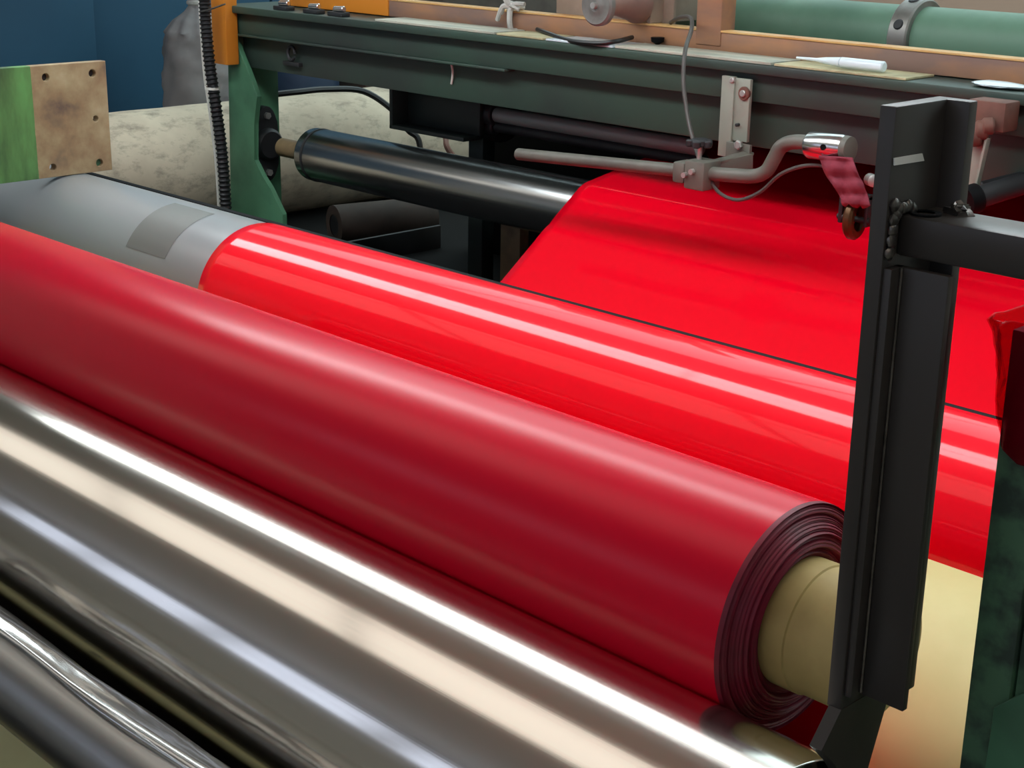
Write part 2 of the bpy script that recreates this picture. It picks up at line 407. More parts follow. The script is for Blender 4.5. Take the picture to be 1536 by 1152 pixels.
for i in range(15):
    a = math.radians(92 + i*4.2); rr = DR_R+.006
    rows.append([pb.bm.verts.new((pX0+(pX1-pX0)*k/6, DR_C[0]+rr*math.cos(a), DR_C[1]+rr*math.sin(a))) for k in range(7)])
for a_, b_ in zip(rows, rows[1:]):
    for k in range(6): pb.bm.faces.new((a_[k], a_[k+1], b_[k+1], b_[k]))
pb.done('painted_reflection', 'patch', dr, 60)['label'] = 'dark rectangular reflection painted on the grey rubber'
idr = roller('idler_roller', 'shiny chrome idler roller under the green beam with the red film over it', ID_C, ID_R, -30.15, -4, 'chrome_old', 80, .36, 1.3, 'tan_shaft')
MB().lathe((-30.17, ID_C[0], ID_C[1]), (1, 0, 0), [(.30, ID_R), (.30, ID_R+.012), (.36, ID_R+.012), (.36, ID_R)], 80, False).done('end_ring', 'dark_iron', idr)
roller('back_roller', 'dark roller behind the chrome idler with red film wrapped over it', BK_C, BK_R, -21.8, -4, 'dark_iron', 80)
roller('lower_guide_roller', 'small guide roller low behind the rubber drum, under the red sheet', G1_C, G1_R, -23, -4, 'dark_iron', 40)
roller('nip_guide_roller', 'small guide roller below the wound red roll', G2_C, G2_R, -23, -4.4, 'dark_iron', 40)
roller('web_guide_roller', 'small guide roller hidden under the cream apron', G3_C, G3_R, -23, -4.4, 'dark_iron', 40)
fd = roller('chrome_drum', 'big polished chrome drum in the foreground holding up the wound red roll', FD_C, FD_R, -24, -5.24, 'chrome', 160, .3, 2.4, bv=.012)
# near steel bar with clear wrap scraps
SB_C, SB_R = (5.93, -7.42), .42
sb = roller('steel_bar', 'dull steel roller nearest the camera in the lower left corner', SB_C, SB_R, -20, -2.6, 'steel_bar', 64)
# rod behind drum
rd = thing('scraper_rod', 'thin dark rod close behind the top of the rubber drum', 'rod', (-16, 16.2, -6.1))
MB().box((-29.6, 15.72, -6.05), (-3.4, 15.86, -5.765), .015).done('blade', 'black_void', rd)
for xx in (-29.6, -3.55): MB().box((xx, 15.8, -9.6), (xx+.15, 16.1, -5.9)).done('support', 'dark_iron', rd)

# red film web: tangent path over all rollers
th_ = .018
circ = [(BK_C, BK_R+th_, 1), (ID_C, ID_R+th_, 1), (G1_C, G1_R+th_, -1), (DR_C, DR_R+th_, 1), (G3_C, G3_R+th_, -1), (G2_C, G2_R+th_, -1), (RO_C, RO_R+.03, 1)]
tg = []
for (c1_, r1, s1), (c2_, r2, s2) in zip(circ, circ[1:]):
    dx_, dz_ = c2_[0]-c1_[0], c2_[1]-c1_[1]; D = math.hypot(dx_, dz_)
    tt = math.atan2(dz_, dx_) + math.asin((s1*r1-s2*r2)/D)
    nx, nz = math.sin(tt), -math.cos(tt)
    tg.append(((c1_[0]+s1*r1*nx, c1_[1]+s1*r1*nz), (c2_[0]+s2*r2*nx, c2_[1]+s2*r2*nz)))
path = []
def arc(c, r, s, a0, a1, n):
    if s > 0:
        while a1 < a0: a1 += 2*PI
    else:
        while a1 > a0: a1 -= 2*PI
    for i in range(n+1):
        a = a0+(a1-a0)*i/n; path.append((c[0]+r*math.cos(a), c[1]+r*math.sin(a)))
for i, (c, r, s) in enumerate(circ):
    a0 = 0.0 if i == 0 else math.atan2(tg[i-1][1][1]-c[1], tg[i-1][1][0]-c[0])
    if i == len(circ)-1: path.append(tg[i-1][1]); break
    a1 = math.atan2(tg[i][0][1]-c[1], tg[i][0][0]-c[0])
    arc(c, r, s, a0, a1, 40 if r > 1 else 16)
    nseg = 40 if i == 1 else 10
    for k in range(1, nseg):
        t_ = k/nseg; path.append((tg[i][0][0]*(1-t_)+tg[i][1][0]*t_, tg[i][0][1]*(1-t_)+tg[i][1][1]*t_))
wb = MB(); NX = 64; rows = []
q0, q1 = tg[1]; dl = Vector((q1[0]-q0[0], q1[1]-q0[1])); dL = dl.length; dl /= dL; nrm = (-dl[1]*-1, dl[0]*-1)
for (y, z) in path:
    row = []
    s_ = (y-q0[0])*dl[0]+(z-q0[1])*dl[1]; off = abs((y-q0[0])*nrm[0]+(z-q0[1])*nrm[1])
    on = .0 < s_ < dL and off < .01
    for k in range(NX+1):
        x = WX0+(WX1-WX0)*k/NX; h = 0
        if on:
            e = min(1, s_/.3)*min(1, (dL-s_)/.5)
            u = (x-WX0)
            h = e*(-.03*math.exp(-((s_-1.0-.012*u)/.12)**2)*math.exp(-((u-4)/5)**4) - .022*math.exp(-((s_-.62+.0*u)/.1)**2)*math.exp(-((u-9)/2.6)**4)
                   + .014*math.exp(-((s_-1.25-.012*u)/.2)**2)*math.exp(-((u-4)/5)**4) + .004*math.sin(u*.9+s_*1.3))
        row.append(wb.bm.verts.new((x, y-dl[1]*h*-1*0+0, z+h)))
    rows.append(row)
for a_, b_ in zip(rows, rows[1:]):
    for k in range(NX): wb.bm.faces.new((a_[k], a_[k+1], b_[k+1], b_[k]))
web = wb.done('film_web', 'film', None, 60)
tag(web, 'glossy bright red plastic film running over the chrome idler and the grey drum', 'film')
so = web.modifiers.new('thickness', 'SOLIDIFY'); so.thickness = .012*S; so.offset = 0

# wound roll
wr = thing('wound_film_roll', 'wound roll of matte crimson film resting on the foreground chrome drum', 'roll', (-13, RO_C[0], RO_C[1]-RO_R))
X0, X1 = -21.6, -6.34
prof = [(0, .5), (0, RO_R-.01), (.02, RO_R)] + [(X1-X0-.02, RO_R)]
MB().lathe((X0, *RO_C), (1, 0, 0), prof, 160, False).done('film_wrap', 'film_matte', wr)
pe = [(0.0, RO_R), (.025, RO_R-.004)]
r = RO_R-.004; k = 0
while r > .56:
    w = random.choice((.012, .018, .03, .022)); d = random.uniform(-.025, .025) + .13*((RO_R-r)/.41)**1.3 + (.02 if .72 < r < .8 else 0) - (.035 if r < .62 else 0)
    pe += [(.02+d, r-.003), (.02+d+.008, r-w*.5), (.02+d, r-w+.003)]; r -= w
pe += [(.05, .52)]
MB().lathe((X1, *RO_C), (1, 0, 0), [(-.02, RO_R)] + pe, 128, False).done('wound_edge', 'film_edge', wr)['label'] = 'ridged dark red end of the wound film layers'
MB().lathe((X0-.6, *RO_C), (1, 0, 0), [(0, .45), (0, .525), (X1-X0+.6+.86, .525), (X1-X0+.6+.86, .45)], 64).done('core_tube', 'core', wr)
MB().lathe((X1-.3, *RO_C), (1, 0, 0), [(0, .5), (0, .54), (.59, .54), (.6, .525)], 64, False).done('core_sleeve', 'core', wr)

# cream apron below the drum
ap = thing('cream_apron', 'cream sheet metal apron sloping down below the red covered drum', 'apron', (-16, 12, FLOOR))
a0, a1 = (13.2, -6.50), (11.28, -7.96)
pf = [(13.26, -6.56), (13.2, -6.5), (13.14, -6.515)] + [((1-t)**2*a0[0]+2*t*(1-t)*11.5+t*t*a1[0], (1-t)**2*a0[1]+2*t*(1-t)*-6.85+t*t*a1[1]) for t in [.06+.94*k/14 for k in range(15)]]
apn = pf + [(y+.03, z-.04) for y, z in pf[::-1]]
MB().prism([(-27, y, z) for y, z in apn], (22.6, 0, 0)).done('sheet', 'cream', ap)
for xx in (-26.6, -4.8): MB().box((xx, 12.2, FLOOR), (xx+.2, 12.6, -7.2)).done('leg', 'green_dark', ap)

# side stands carrying the rollers (both beyond the frame edges)
def stand(name, label, x0, x1, pts, m='green_grimy'):
    t = thing(name, label, 'stand', ((x0+x1)/2, pts[0][0], FLOOR))
    for (y, z, w) in pts:
        MB().box((x0, y-w, FLOOR), (x1, y+w, z-.3), .03).box((x0, y-w*.8, z-.35), (x1, y+w*.8, z+.3), .05).done('pillar', m, t)
    MB().box((x0, min(p[0] for p in pts)-.5, FLOOR), (x1, max(p[0] for p in pts)+.5, FLOOR+.5), .03).done('sill', m, t)
    return t
stand('bearing_stand', 'green bearing stand at the far left end of the drums', -25.4, -24.5, [(SB_C[0], SB_C[1], .4), (FD_C[0], FD_C[1], .5), (G2_C[0], G2_C[1], .4)])
stand('bearing_stand', 'green bearing stand under the near right end of the front drums', -2.9, -2.3, [(SB_C[0], SB_C[1], .4), (FD_C[0], FD_C[1], .5), (DR_C[0], DR_C[1], .5), (ID_C[0], ID_C[1], .5)])

# clear wrap scraps on the steel bar
ws = MB()
def scrap(x0, x1, a0, a1, lift=.03, n=40):
    rows = []
    for i in range(n+1):
        x = x0+(x1-x0)*i/n; row = []
        e0 = a0+.05*math.sin(i*.7)+random.uniform(-.03, .03); e1 = a1+.08*math.sin(i*.45+1)
        for k in range(7):
            a = e0+(e1-e0)*k/6; rr = SB_R+lift+.02*math.sin(k*1.7+i*.35)
            row.append(ws.bm.verts.new((x, SB_C[0]+rr*math.cos(a), SB_C[1]+rr*math.sin(a))))
        rows.append(row)
    for a_, b_ in zip(rows, rows[1:]):
        for k in range(6): ws.bm.faces.new((a_[k], a_[k+1], b_[k+1], b_[k]))
scrap(-15, -4.2, .75, 1.75)
o = tag(ws.done('wrap_scrap', 'clear_wrap', None, 60), 'crinkled strip of clear plastic wrap clinging to the nearest steel roller', 'plastic wrap')
o.modifiers.new('thickness', 'SOLIDIFY').thickness = .004

# ------------------------------------------------------------------ left mounting plate
pX = -26.9
mp = thing('mounting_plate', 'upright steel plate with bolt holes, half painted green, above the grey drum', 'plate', (pX, 13.79, FLOOR))
zt, zb = -3.33, -5.415; yr = at(157, 93, 0, pX).y
hl = []
for (u, v_, r) in ((68, 116, .085), (138, 110, .085), (143, 178, .07), (79, 251, .08), (149, 244, .085)):
    q = at(u, v_, 0, pX); hl.append((q.y, q.z, r))
plate_holes('plate', 'plate', mp, pX, .18, [(10.6, zb), (yr, zb), (yr, zt), (10.6, zt)], hl)
for (y, z, r) in (hl[0], hl[1]): MB().cyl((pX-.19, y, z), (pX-.1, y, z), r*.98, 16).done('hole_plug', 'dark_iron', mp)
y, z, r = hl[4]; MB().cyl((pX-.19, y, z), (pX-.08, y, z), r*.98, 16).done('hole_plug', 'green', mp)
MB().box((pX-1.0, 10.6, FLOOR), (pX-.2, 12.5, zt), .05).done('column', 'green_grimy', mp)

# ------------------------------------------------------------------ green machine frame
YFc = 22.0
mf = thing('winding_machine', 'green machine gantry with a tapered upright and long overhead beam', 'machine', (-31.5, 22.6, FLOOR))
zA, zB = at(342, 17, 1, YFc).z, at(342, 48, 1, YFc).z
zfl = at(700, 48, 1, 21.8).z
BX0, BX1 = at(338, 30, 1, YFc).x, -2.0
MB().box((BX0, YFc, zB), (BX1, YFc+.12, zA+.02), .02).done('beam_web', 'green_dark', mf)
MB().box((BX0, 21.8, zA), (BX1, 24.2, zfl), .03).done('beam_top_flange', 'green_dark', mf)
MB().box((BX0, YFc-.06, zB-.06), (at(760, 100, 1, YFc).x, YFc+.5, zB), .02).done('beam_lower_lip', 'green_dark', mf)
xc_ = at(398, 215, 1, ID_C[0]).x - .12; yc_ = at(420, 200, 0, xc_).y
zP = at(420, 107, 1, 22.35).z
MB().box((xc_+.02, 22.25, zP), (BX1, 22.4, zA), .02).done('beam_back_plate', 'green_dark', mf)
# upright: column, with an added plate in the shape of its lit area
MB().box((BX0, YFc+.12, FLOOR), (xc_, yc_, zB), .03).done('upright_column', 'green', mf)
gp = [at(341, 49, 1, YFc), at(349, 50, 1, YFc), at(374, 112, 1, YFc), at(386, 145, 1, YFc), at(381, 185, 1, YFc), at(381, 240, 1, YFc), at(394, 266, 1, YFc), at(405, 282, 1, YFc), at(424, 322, 1, YFc)]
gp += [Vector((gp[-1].x, YFc, FLOOR)), Vector((at(345, 330, 1, YFc).x, YFc, FLOOR))]
MB().prism(gp, (0, .13, 0), .012).done('lit_area_plate', 'green', mf)
MB().box((BX0-.35, YFc+.3, FLOOR), (BX0-.02, YFc+.6, zA), .02).done('side_strip', 'green_dark', mf)
# eye bolt on the column edge
q = at(437, 80, 1, 22.15)
MB().box((q.x-.35, 22.13, q.z-.3), (q.x+.3, 22.26, q.z-.2), .02).tube([q+Vector((.14*math.cos(a), 0, .16*math.sin(a))) for a in [i*2*PI/12 for i in range(12)]], .04, 8, 3).done('eye_bolt', 'dark_iron', mf)
# flange bearing of the idler
fb = thing('flange_bearing', 'black flange bearing bolted to the green upright, holding the idler shaft', 'bearing', (xc_, ID_C[0], ID_C[1]-.9))
yb, zb_ = ID_C
xb = xc_+.0
pts = []
for a in [i*2*PI/40 for i in range(40)]:
    ca, sa = math.cos(a), math.sin(a); rr = .46+.5*abs(sa)**4
    pts.append((yb+rr*ca*.8, zb_+rr*sa))
hsg = MB().prism([(xb, y, z) for y, z in pts], (.22, 0, 0), .03).done('housing', 'dark_iron', fb)
MB().lathe((xb+.2, yb, zb_), (1, 0, 0), [(0, .42), (.12, .40), (.2, .33), (.2, .24)], 32).done('bearing_cap', 'dark_iron', fb)
for s_ in (-1, 1): MB().cyl((xb+.2, yb, zb_+s_*.72), (xb+.3, yb, zb_+s_*.72), .09, 6).done('bolt', 'bolt', hsg)

# dark housing behind rollers; black rear panel is an added backdrop for the dark interior
hs = thing('machine_housing', 'dark steel housing behind the rollers, under the beam', 'housing', (-14, 29, FLOOR))
xh = at(708, 225, 1, 28.4).x
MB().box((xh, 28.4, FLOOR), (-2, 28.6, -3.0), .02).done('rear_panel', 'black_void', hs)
MB().box((xh, 24.25, -3.3), (-2, 28.6, -3.1), .02).done('shading_roof', 'dark_iron', hs)  # hidden roof, extended to keep skylight off the space below
x7 = at(707, 225, 1, 24.6).x
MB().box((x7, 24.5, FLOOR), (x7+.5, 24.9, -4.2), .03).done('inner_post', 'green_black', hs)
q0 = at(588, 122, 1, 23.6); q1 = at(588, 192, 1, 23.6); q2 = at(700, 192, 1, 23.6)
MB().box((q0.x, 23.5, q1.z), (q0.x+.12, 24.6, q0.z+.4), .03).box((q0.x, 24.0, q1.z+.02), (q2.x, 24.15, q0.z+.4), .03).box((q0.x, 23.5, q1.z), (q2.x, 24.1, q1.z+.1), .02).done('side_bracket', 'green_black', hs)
qc = at(725, 160, 1, 24.6)
MB().cyl((qc.x-.9, 24.9, qc.z-.1), (qc.x+.4, 24.9, qc.z-.1), .72, 40, .05).done('bearing_drum', 'dark_iron', hs)
for (u0, v0, u1, v1, r, mm) in ((745, 172, 1052, 222, .17, 'bar'), (745, 196, 1060, 236, .13, 'dark_iron')):
    Yk = 24.35 if r > .15 else 24.42
    a_, b_ = at(u0, v0, 1, Yk), at(u1, v1, 1, Yk); zz = (a_.z+b_.z)/2
    t = thing('tension_bar', 'slim grey bar above the chrome idler, under the beam' if r > .15 else 'slim black bar below the grey tension bar', 'bar', (a_.x, Yk, zz-r))
    MB().cyl((a_.x, Yk, zz), (b_.x, Yk, zz), r, 32, .02).done('shaft', mm, t)
    MB().cyl((a_.x-.3, Yk, zz), (a_.x, Yk, zz), r*1.5, 24, .03).done('end_collar', 'dark_iron', t)
# machine bed below the sheet: black sheet standing for floor shade, rail, dim roll
tag(MB().box((-37.6, -1, FLOOR), (-2.95, 44, FLOOR+.012)).done('floor_shade', 'machine_floor'), 'black sheet standing for the shade on the floor under the rollers', 'floor shade')
ct = thing('splash_guard', 'cream painted sloping splash guard under the nearest steel roller', 'guard', (-13, 5.7, FLOOR))
MB().prism([(-24, 6.22, -8.2), (-24, 5.1, -9.5), (-24, 5.14, -9.53), (-24, 6.26, -8.23)], (20.4, 0, 0)).box((-24, 6.2, -8.24), (-3.6, 6.3, -8.2), .01).done('guard_sheet', 'cream', ct)
for xx in (-23.8, -14, -3.9): MB().box((xx, 6.05, FLOOR), (xx+.2, 6.2, -8.3)).done('leg', 'green_dark', ct)
ra, rb = at(528, 364, 2, -9.0), at(700, 333, 2, -9.0)
tag(MB().box((ra.x-.06, 17.2, FLOOR), (ra.x+.06, 27.8, -8.95), .02).done('bed_rail', 'dark_iron'), 'dark rail running across the machine bed under the idler', 'rail')
q = at(585, 335, 2, -9.1)
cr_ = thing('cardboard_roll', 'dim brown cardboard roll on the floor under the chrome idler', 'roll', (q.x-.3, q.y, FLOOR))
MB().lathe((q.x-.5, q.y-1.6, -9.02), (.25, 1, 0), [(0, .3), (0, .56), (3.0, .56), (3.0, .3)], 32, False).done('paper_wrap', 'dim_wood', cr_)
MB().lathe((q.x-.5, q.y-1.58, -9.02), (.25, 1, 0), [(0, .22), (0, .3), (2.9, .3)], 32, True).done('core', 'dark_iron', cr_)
# right inner leg of the bed below idler
q = at(775, 370, 1, 24.5)
MB().box((q.x-.35, 24.3, FLOOR), (q.x+.3, 24.6, -7.0), .03).done('leg', 'tan_shaft', hs)['label'] = 'short brown leg'

# ------------------------------------------------------------------ orange guard rail on the beam
YR = 22.8
gr = thing('guard_rail', 'orange painted rail frame along the top of the green beam', 'guard rail', (-18, YR, zfl))
zr0 = zfl + .02; zr1 = at(700, 10, 1, YR).z
xs = [at(u, 20, 1, YR).x for u in (420, 582, 748)]
MB().box((xs[0], YR, zr0), (xs[1], YR+.5, zr1+.35), .03).done('end_panel', 'orange', gr)
MB().box((xs[1]+.03, YR, zr0), (-3, YR+.35, zr1), .02).done('rail', 'orange_dirty', gr)
MB().box((xs[1]+.03, YR-.02, zr1-.03), (-3, YR+.3, zr1+.01), .01).done('rail_edge', 'rail_edge', gr)
xa, xb2 = at(1046, 20, 1, YR).x, at(1084, 20, 1, YR).x
MB().box((xa, YR-.03, zr0+.1), (xb2, YR+.4, zr1+2.2), .03).done('rail_post', 'orange_dirty', gr)
pa, pb = at(318, 50, 1, 21.6), at(341, 98, 1, 21.6)
op = thing('orange_post', 'orange square post hanging beside the green upright', 'post', (pa.x, 21.6, pb.z))
MB().box((pa.x, 21.6, pb.z), (pb.x, 21.95, -1.2), .02).done('post_tube', 'orange', op)
MB().box((pa.x-.1, 21.75, pb.z+.15), (pa.x, 21.9, -1.2), .02).done('angle_flange', 'rust', op)

# strips of lath and card on the flange
def flat(name, label, cat, u0, u1, v, m, y0, y1, t=.05, grp=None, rz=0):
    a_, b_ = at(u0, v, 1, (y0+y1)/2).x, at(u1, v, 1, (y0+y1)/2).x
    o = MB().box((a_, y0, zfl+.005), (b_, y1, zfl+.005+t), .008).done(name, m)
    o.rotation_euler.z = rz
    return tag(o, label, cat, grp)
flat('lath', 'long pale lath lying on the beam below the rag tied to the rail', 'lath', 585, 765, 45, 'strip', 21.84, 22.7, .05)
flat('lath', 'pale lath lying on the beam under the grey hanging cable', 'lath', 945, 1180, 75, 'strip', 21.84, 22.7, .05)
flat('card_strip', 'yellowed card strip on the beam just right of the tied rag', 'card strip', 768, 838, 55, 'strip_yellow', 21.82, 22.7, .04)
flat('plastic_sheet', 'white plastic sheet on the beam behind the sagging black cable', 'plastic sheet', 842, 942, 55, 'clear_plastic', 21.82, 22.7, .04)
flat('lath', 'pale lath lying at the right end of the beam strips, under the milky marker', 'lath', 1183, 1382, 100, 'strip_yellow', 21.84, 22.7, .04)
a_, b_ = at(1256, 100, 1, 22.0).x, at(1322, 100, 1, 22.0).x
mk = thing('marker_pen', 'milky white tube lying on the beam below the green pipe', 'tube', (a_, 22.05, zfl+.05))
MB().cyl((a_, 22.1, zfl+.15), (b_, 22.1, zfl+.15), .09, 20, .02).done('barrel', 'clear_plastic', mk)
MB().lathe((a_, 22.1, zfl+.15), (-1, 0, 0), [(0, .085), (.3, .06), (.5, .03), (.9, .02)], 16).done('tip', 'clear_plastic', mk)
tag(MB().blob((at(1500, 118, 1, 22.2).x, 22.2, zfl+.06), (.5, .25, .05), 2, .08).done('foam_scrap', 'clear_plastic'), 'small white scrap lying on the beam at the right edge', 'scrap')

# small clamps left on the flange
for k, (u, lab) in enumerate(((425, 'small shiny clip at the left of the beam top'), (470, 'middle shiny clip on the beam top, left of the orange panel'), (507, 'dark ended clip on the beam top next to the orange panel'))):
    q = at(u, 14, 1, 22.0); q.z = zfl
    t = thing('toggle_clip', lab, 'clip', q, 'clips on the beam top')
    MB().box((q.x-.28, 21.9, zfl), (q.x+.25, 22.15, zfl+.1), .02).done('clip_base', 'dark_iron', t)
    MB().cyl((q.x-.15, 22.02, zfl+.15), (q.x+.2, 22.02, zfl+.17), .07, 12, .02).done('clip_lever', 'alu', t)

# spool with bracket
sx = at(893, 8, 1, 21.55)
spl = thing('spool', 'grey faced wooden spool with flared body mounted on the rail', 'spool', (sx.x, 21.55, sx.z-.45))
rs = 31/ (F/ (sx.x*CX[2]+21.55*CY[2]+sx.z*CZ[2]))
MB().lathe((sx.x, 21.55, sx.z), (0, 1, 0), [(0, rs*.15), (-.02, rs*.3), (0, rs*.45), (.02, rs*.6), (0, rs*.9), (.04, rs), (.14, rs), (.18, rs*.8)], 40).done('spool_face', 'spool_grey', spl)
MB().lathe((sx.x, 21.71, sx.z), (0, 1, 0), [(0, rs*.7), (.12, rs*.55), (.4, rs*.55), (.7, rs*.75), (.96, rs*1.0), (1.04, rs*1.0), (1.06, rs*.5)], 40).done('spool_body', 'spool_wood', spl)
MB().cyl((sx.x, 21.47, sx.z), (sx.x, 22.79, sx.z), rs*.15, 16).done('axle', 'bolt', spl)
bx0, bx1 = at(836, 20, 1, 23.2).x, at(1012, 20, 1, 23.2).x
MB().box((bx0, 23.16, zr1-.02), (bx1, 23.25, zr1+1.6), .02).box((bx1-.35, 22.8, zr1+.01), (bx1-.25, 24.2, zr1+1.6), .02).done('bracket_plate', 'bracket_tan', spl)
# rail knee under rail (dark lug)
q = at(983, 66, 1, 22.6)
tag(MB().lathe((q.x, 22.66, q.z+.12), (0, 0, -1), [(0, .13), (.08, .12), (.12, .05), (.2, .02)], 12).done('hanging_lug', 'black_void'), 'small black lug hanging under the rail beside the grey cable', 'lug')

# green pipe with collar
gy = 25.2; zt_ = at(1450, 14, 1, gy).z; gR = .56; gz = zt_-gR*1.0
pp = thing('green_pipe', 'sea green pipe running behind the orange rail at upper right', 'pipe', (-12, gy, gz-gR))
MB().cyl((at(1040, 20, 1, gy).x, gy, gz), (-2.5, gy, gz), gR, 64, .02).done('pipe_wall', 'green_pipe', pp)
cx = at(1362, 30, 1, gy).x
clr = MB().lathe((cx, gy, gz), (1, 0, 0), [(0, gR*.98), (0, gR+.1), (.03, gR+.13), (.37, gR+.13), (.4, gR+.1), (.4, gR*.98)], 64, False).done('collar', 'collar', pp)
for a in (1.85, 2.75): MB().cyl((cx+.2, gy+(gR+.05)*math.cos(a), gz+(gR+.05)*math.sin(a)), (cx+.2, gy+(gR+.15)*math.cos(a), gz+(gR+.15)*math.sin(a)), .1, 14, .02).done('set_screw', 'dark_iron', clr)
for xx in (at(1060, 20, 1, gy).x, -3): MB().box((xx, gy-.3, zfl-.4), (xx+.2, gy+.3, gz-gR*.8), .02).done('saddle', 'green_dark', pp)
# grey duct in the background above the rail
a_, b_ = at(585, 0, 1, 26).x, at(1046, 0, 1, 26).x
tag(MB().box((a_, 26, -3.1), (b_, 26.4, -.6), .05).done('grey_duct', 'grey_paint'), 'grey green duct behind the rail, left of the green pipe', 'duct')

# rag tied to the rail
rg = thing('tied_rag', 'white rag knotted round the orange rail', 'rag', (at(770, 20, 1, YR).x, YR, zfl))
qx = at(770, 20, 1, YR).x
MB().tube([(qx, YR-.1, zr1+.05), (qx+.02, YR-.12, zr0+.15), (qx+.08, YR-.1, zr0-.0), (qx+.1, YR+.2, zr0-.01)], .06, 8).tube([(qx-.02, YR+.3, zr1+.05), (qx, YR, zr1+.12), (qx+.02, YR-.12, zr1)], .06, 8).done('loop', 'rag', rg)
rt = MB()
for dx, dz, r in ((-.35, -.25, .05), (-.25, -.1, .06), (.3, .0, .05), (.45, .12, .05), (-.1, .35, .07)):
    rt.tube([(qx, YR-.08, zr1+.1), (qx+dx*.5, YR-.16, zr1+.13+dz*.3), (qx+dx, YR-.12, zr1+.05+dz)], r, 7, 5, None)
rt.blob((qx, YR-.05, zr1+.12), (.13, .1, .1), 2, .2)
rt.done('tails', 'rag', rg)

# cables
tag(MB().tube([at(806, 44, 1, 22.72), at(822, 50, 1, 22.3), at(855, 61, 1, 21.85), at(895, 65, 1, 21.75), at(925, 62, 1, 21.95), at(948, 56, 1, 22.72)], .045, 8).done('black_cable', 'cable_black'), 'short black cable sagging below the rail in front of the lath', 'cable')
tag(MB().tube([at(1006, 34, 1, 23.0), at(1020, 26, 1, 22.7), at(1036, 27, 1, 22.4), at(1037, 45, 1, 22.2), at(1028, 75, 1, 21.6), at(1025, 120, 1, 21.4), at(1030, 165, 1, 21.3), at(1037, 200, 1, 21.2), at(1048, 236, 1, 21.1)], .04, 8).done('grey_cable', 'cable'), 'thin grey cable hanging from the rail to the clamp of the sensor arm', 'cable')
tag(MB().tube([at(400, 143, 0, -36.2), at(445, 138, 0, -35.9), at(490, 134, 0, -35.8), at(545, 137, 0, -35.6), at(590, 166, 0, -34.9), at(612, 195, 0, -34.5), at(630, 220, 0, -34.2), Vector((-34, 29.5, FLOOR+.1))], .09, 8).done('black_cable', 'cable_black'), 'thick black cable arching over the grimy white roll', 'cable')
tag(MB().tube([at(660, 186, 0, -35.5), at(668, 205, 0, -35.3), at(678, 232, 0, -34.8), Vector((-34.6, 33.3, FLOOR+.1))], .09, 8).done('brown_cable', 'rust'), 'brown cable hanging in front of the white roll beside the dark bracket', 'cable')
tag(MB().tube([at(672, 94, 1, 22.22), at(677, 97, 1, 22.19), at(679, 110, 1, 22.19), at(677, 126, 1, 22.22)], .025, 6).done('wire_hook', 'white_plastic'), 'thin white wire hook on the dark green beam', 'wire')

# corrugated hose with white pipe beside it
hp = [at(306, -12, 1, 21.2), at(309, 40, 1, 21.2), at(315, 100, 1, 21.2), at(324, 160, 1, 21.2), at(332, 220, 1, 21.2), at(337, 280, 1, 21.2), at(340, 340, 1, 21.2)]
hp.append(Vector((hp[-1].x+.05, 21.2, FLOOR+.15)))
ho = thing('corrugated_hose', 'black corrugated hose hanging beside the green upright', 'hose', (hp[-1].x, 21.2, FLOOR))
MB().tube(hp, .15, 12, 26, lambda i: .16 if i % 3 == 0 else .125).done('hose_wall', 'hose', ho)
q = at(319, 132, 1, 21.2)
MB().lathe(q+Vector((-.01, 0, -.03)), (.05, 0, 1), [(0, .16), (0, .19), (.06, .19), (.06, .16)], 16, False).done('cable_tie', 'white_plastic', ho)
q2 = at(300, 14, 1, 21.2)
MB().tube([at(300, 18, 1, 21.1), at(315, 14, 1, 21.0), at(338, 6, 1, 21.2)], .02, 6).done('wire_tie', 'cable', ho)
wp = [at(299, -10, 1, 21.45), at(306, 100, 1, 21.45), at(314, 160, 1, 21.45), at(324, 240, 1, 21.45), at(329, 320, 1, 21.45)]
wp.append(Vector((wp[-1].x, 21.45, FLOOR+.04)))
tag(MB().tube(wp, .045, 8).done('white_tube', 'white_plastic'), 'thin white tube running down behind the black corrugated hose', 'tube')

# ------------------------------------------------------------------ sensor arm
Ya = 20.8
ar = thing('sensor_arm', 'grey swing arm with bent pipe and clamp hanging below the beam', 'arm', (-17.5, Ya, -5.3))
def P(u, v, Y=Ya): return at(u, v, 1, Y)
ra = .115
MB().cyl(P(776, 231), P(1032, 257), ra, 24, .03).done('left_bar', 'grey_paint', ar)
cb = P(1040, 258)
MB().box((cb.x-.32, Ya-.2, cb.z-.2), (cb.x-.05, Ya+.2, cb.z+.17), .05).box((cb.x-.02, Ya-.24, cb.z-.26), (cb.x+.42, Ya+.24, cb.z+.24), .04).done('clamp_block', 'grey_paint', ar)
for (u, v) in ((1041, 257), (1030, 262)): q = P(u, v, Ya-.22); MB().cyl(q, q+Vector((0, -.1, 0)), .05, 8).done('clamp_screw', 'bolt', ar)
kb = P(1050, 216)
stem = MB().cyl((kb.x, Ya, cb.z+.2), (kb.x, Ya, kb.z), .045, 12).done('knob_stem', 'bolt', ar)
kn = MB().cyl((kb.x, Ya, kb.z-.04), (kb.x, Ya, kb.z+.09), .17, 24, .03)
for k in range(5): kn.cyl((kb.x+.17*math.cos(k*1.257), Ya+.17*math.sin(k*1.257), kb.z-.05), (kb.x+.17*math.cos(k*1.257), Ya+.17*math.sin(k*1.257), kb.z+.07), .075, 12, .02)
kn.done('star_knob', 'dark_iron', stem)
